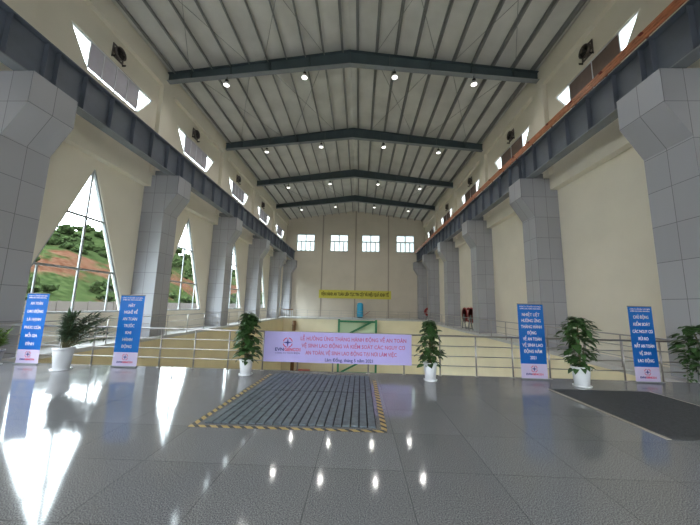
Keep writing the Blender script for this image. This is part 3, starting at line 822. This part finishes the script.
# trailing vines of that plant
bm = B(); rd = random.Random(4)
for k in range(6):
    x = -.62 + k * .07; y = rd.uniform(-.1, .1); z = .85
    while z > .14 + k * .03:
        a = rd.uniform(0, 6.28); leaf(bm, Vector((x + rd.uniform(-.03, .03), y, z)), Vector((math.cos(a), math.sin(a), -.5)), Vector((0, 0, 1)), .09, .055)
        z -= rd.uniform(.06, .11)
    tube(bm, (x + .12, y, .95), (x, y, .14 + k * .03), .003, 4)
obj('trailing_vines', bm, M['leaf'], t, recalc=False)

# arching palm-like plant on the left
def arching(label, x, y, nf, seed, tilt, pr, ph, reach, height, mat, pmat, LL=.15, front=False):
    rd = random.Random(seed)
    t = thing('potted_plant', label, 'plant', (x, y, 0))
    pot(t, pr * .78, pr, ph, pmat)
    st = B(); lf = B()
    for k in range(nf):
        a = rd.uniform(0, 2 * math.pi)
        out = Vector((math.cos(a) * .55 + tilt, math.sin(a) * .35, 0)) * rd.uniform(.5, 1.0) * reach
        if front: out.y = -abs(out.y) * .6 + .02; out.x = max(-.42, min(1.0, out.x))
        hh = rd.uniform(.25, 1.0) * height
        p0 = Vector((rd.uniform(-.05, .05), rd.uniform(-.05, .05), ph - .05)); prev = p0
        N = 13
        for q in range(1, N):
            f = q / (N - 1)
            p = p0 + Vector((out.x * f, out.y * f, hh * (1.7 * f - .8 * f * f)))
            tube(st, prev, p, .006, 5, .005)
            if q > 2:
                dd = (p - prev).normalized(); s = dd.cross(Vector((0, 0, 1))); s = s.normalized() if s.length > 1e-3 else Vector((1, 0, 0))
                for sg in (-1, 1):
                    leaf(lf, p, dd * .7 + s * sg + Vector((0, 0, rd.uniform(-.2, .3))), Vector((0, 0, 1)), LL * rd.uniform(.8, 1.1), LL * .24, .2)
            prev = p
        leaf(lf, prev, (prev - p0), Vector((0, 0, 1)), LL, LL * .25)
    obj('stems', st, M['stem'], t); obj('foliage', lf, M[mat], t, recalc=False)
    return t
arching('arching palm like plant in a white pot between the two left hand standees', -7.02, 7.10, 58, 21, .55, .20, .52, 1.15, .92, 'leaf2', M['pot'], LL=.19, front=True)
arching('leafy plant in a grey pot at the left edge beside the first standee', -9.04, 7.32, 30, 8, 0.0, .20, .36, .5, .66, 'leaf_bright', M['tiles'], LL=.15)

# ------------------------------------------------------------------ floor covers
def grating_panel():
    t = thing('floor_grating', 'grey slatted steel floor cover framed by yellow black tape', 'floor cover', (0, 0, 0))
    # corners: near-left, near-right, far-right, far-left
    nl, nr, fr_, fl = Vector((-2.10, 4.30, 0)), Vector((.27, 4.34, 0)), Vector((.27, 7.30, 0)), Vector((-1.93, 7.30, 0))
    bm = B()
    prism(bm, [nl + Vector((0, 0, .0015)), nr + Vector((0, 0, .0015)), fr_ + Vector((0, 0, .0015)), fl + Vector((0, 0, .0015))], (0, 0, .004))
    obj('tray', bm, M['pit'], t)
    n = 20; half = .53
    for (f0, f1) in ((0, half), (half + .006, 1)):
        bm = B()
        for k in range(n):
            a0 = (k + .04) / n; a1 = (k + .86) / n
            A = nl.lerp(nr, a0); Bq = nl.lerp(nr, a1); C = fl.lerp(fr_, a1); D = fl.lerp(fr_, a0)
            p1, p2, p3, p4 = A.lerp(D, f0), Bq.lerp(C, f0), Bq.lerp(C, f1), A.lerp(D, f1)
            prism(bm, [p + Vector((0, 0, .006)) for p in (p1, p2, p3, p4)], (0, 0, .018))
        obj('slatted_panel', bm, M['grating'], t)
    return nl, nr, fr_, fl
nl, nr, fr_, fl = grating_panel()
def strip(label, pts):
    bm = B(); prism(bm, [(x, y, .001) for x, y in pts], (0, 0, .002)); o = obj('hazard_tape', bm, M['tape']); tag(o, label, 'tape', 'hazard tape strips around the floor grating'); return o
strip('yellow black tape strip along the near edge of the floor grating', [(-2.26, 4.17), (.40, 4.21), (.40, 4.28), (-2.26, 4.24)])
strip('yellow black tape strip along the left edge of the floor grating', [(-2.26, 4.26), (-2.18, 4.26), (-2.02, 7.28), (-2.10, 7.28)])
strip('yellow black tape strip along the right edge of the floor grating', [(.33, 4.30), (.41, 4.30), (.41, 7.0), (.33, 7.0)])

t = thing('ribbed_floor_mat', 'dark ribbed mat on the floor before the right hand plants', 'mat', (0, 0, 0))
a, b_, c, d = (4.10, 4.30), (6.75, 4.30), (6.08, 6.72), (4.04, 6.70)
c = (6.75, 6.72)
bm = B(); prism(bm, [(x, y, .002) for x, y in ((4.12, 4.30), (6.15, 4.30), (6.05, 6.70), (4.04, 6.66))], (0, 0, .012)); obj('mat_body', bm, M['mat_dark'], t)
bm = B()
for k in range(60):
    y = 4.33 + k * .039
    xa = 4.12 + (4.04 - 4.12) * (y - 4.3) / 2.4; xb_ = 6.15 + (6.05 - 6.15) * (y - 4.3) / 2.4
    box(bm, xa + .02, xb_ - .02, y, y + .018, .014, .020)
obj('ribs', bm, M['mat_dark'], t)
bm = B(); prism(bm, [(x, y, .002) for x, y in ((4.06, 4.30), (4.12, 4.30), (4.04, 6.66), (3.98, 6.66))], (0, 0, .008)); obj('edge_strip', bm, M['edge_strip'], t)
bm = B(); prism(bm, [(x, y, .002) for x, y in ((6.15, 4.30), (6.20, 4.30), (6.10, 6.70), (6.05, 6.70))], (0, 0, .008)); obj('edge_strip', bm, M['edge_strip'], t)

# ------------------------------------------------------------------ far gallery things
t = thing('wall_banner', 'yellow banner with dark lettering on the far wall', 'banner', (-.63, YB - .115, 2.62))
bm = B(); box(bm, -5.17, 5.17, -.01, .0, 0, 1.18); obj('banner_sheet', bm, M['yellow_banner'], t)
text_mesh('lettering', 'VẬN HÀNH AN TOÀN LIÊN TỤC TIN CẬY VÀ HIỆU QUẢ KINH TẾ', .62, M['olive_print'], t, (0, -.014, .58), RX, fit=9.7, bold=.03)

t = thing('storage_tank', 'upright sky blue rounded tank on the far gallery below the banner', 'tank', (.15, 41.6, 0))
bm = B(); lathe(bm, [(.30, .06), (.42, .14), (.43, .3), (.43, 1.75), (.36, 1.95), (.2, 2.05), (0, 2.08)], 24); obj('tank_body', bm, M['cyan'], t)
bm = B(); lathe(bm, [(.36, 0), (.36, .06), (.2, .08)], 24); obj('tank_foot', bm, M['black'], t)
bm = B(); tube(bm, (.42, 0, .25), (1.4, 0, .95), .03); obj('inlet_pipe', bm, M['red'], t)

t = thing('steel_access_frame', 'green painted steel access frame against the far lower wall', 'steel frame', (-.15, 37.6, -9.0))
for x in (-2.3, 2.3):
    bm = B(); box(bm, x - .12, x + .12, -.12, .12, 0, 8.93); obj('post', bm, M['green_paint'], t)
for z in (8.55, 4.6, 2.4):
    bm = B(); box(bm, -2.18, 2.18, -.1, .1, z, z + .25); obj('beam', bm, M['green_paint'], t)
bm = B(); bar(bm, (-1.95, 0, 6.7), (1.9, 0, 8.75), .12, .22); obj('stair_stringer', bm, M['green_paint'], t)
bm = B(); bar(bm, (-1.9, .12, 2.6), (1.9, .12, 4.6), .1, .2); obj('stair_stringer', bm, M['green_paint'], t)
bm = B(); box(bm, -2.18, 2.18, .13, .17, 5.0, 8.5); obj('infill_panel', bm, M['pale_green'], t)

t = thing('service_pipe', 'brown vertical service pipe on the far lower wall', 'pipe', (-8.1, 37.75, -9.0))
bm = B(); tube(bm, (0, 0, 0), (0, 0, 8.6), .22, 14); obj('pipe', bm, M['brown'], t)
bm = B()
for z in (2, 5, 8): lathe(bm, [(.28, z), (.28, z + .12)], 14)
obj('flanges', bm, M['brown'], t)
t = thing('equipment_cabinet', 'red cabinet on the lower hall floor under the lilac banner', 'cabinet', (-6.6, 36.8, -9.0))
bm = B(); box(bm, -.8, .8, -.4, .4, .1, 2.9); obj('body', bm, M['red'], t)
bm = B(); box(bm, -.7, .7, -.43, -.4, .3, 2.7); obj('door', bm, M['red'], t)
bm = B(); box(bm, -.85, .85, -.42, .42, 0, .1); obj('plinth', bm, M['black'], t)

# gate in the left far corner
t = thing('gallery_gate', 'small white barred gate with dark top at the far left gallery corner', 'gate', (-9.0, 37.5, 0))
bm = B(); box(bm, -.45, .75, -.05, .05, .93, 1.05); obj('top_board', bm, M['brown'], t)
for k in range(6):
    bm = B(); box(bm, -.42 + k * .21, -.36 + k * .21, -.02, .02, 0, .93); obj('upright', bm, M['white_print'], t)

# hose reels on the right gallery
def reel(label, x, y, s=1.0, rot=0.0):
    t = thing('hose_reel', label, 'hose reel', (x, y, 0), rot, None)
    bm = B()
    for yy in (-.16, .16):
        prof = [(.52, yy - .03), (.60, yy - .03), (.60, yy + .03), (.52, yy + .03), (.52, yy - .03)]
        lathe(bm, [(r * s, h) for r, h in prof], 28, (0, 0, 0))
    R = Matrix.Rotation(math.pi / 2, 4, 'X'); bmesh.ops.transform(bm, matrix=Matrix.Translation((0, 0, 1.1 * s)) @ R, verts=bm.verts)
    obj('reel_rims', bm, M['red'], t)
    bm = B(); lathe(bm, [(.30 * s, -.14), (.40 * s, -.12), (.40 * s, .12), (.30 * s, .14)], 24); bmesh.ops.transform(bm, matrix=Matrix.Translation((0, 0, 1.1 * s)) @ R, verts=bm.verts)
    obj('coiled_hose', bm, M['hose'], t)
    bm = B()
    for yy in (-.16, .16):
        for k in range(3):
            a = k * math.pi / 3; bar(bm, (-.55 * s * math.cos(a), yy, 1.1 * s - .55 * s * math.sin(a)), (.55 * s * math.cos(a), yy, 1.1 * s + .55 * s * math.sin(a)), .03)
    obj('spokes', bm, M['red'], t)
    bm = B()
    for yy in (-.24, .24):
        for q in (-1, 1): bar(bm, (q * .42, yy, 0), (0, yy, 1.1 * s), .05)
    for q in (-1, 1): bar(bm, (q * .42, -.24, .06), (q * .42, .24, .06), .05)
    tube(bm, (0, -.26, 1.1 * s), (0, .26, 1.1 * s), .03)
    obj('stand', bm, M['purlin'], t)
reel('red hose reel on the right gallery, nearer one of the touching pair', 8.75, 23.3, 1.0, math.pi / 2)
reel('red hose reel on the right gallery, farther one of the touching pair', 8.75, 24.75, 1.0, math.pi / 2)
reel('small dull red hose reel at the far right corner of the gallery', 8.85, 38.4, .95)
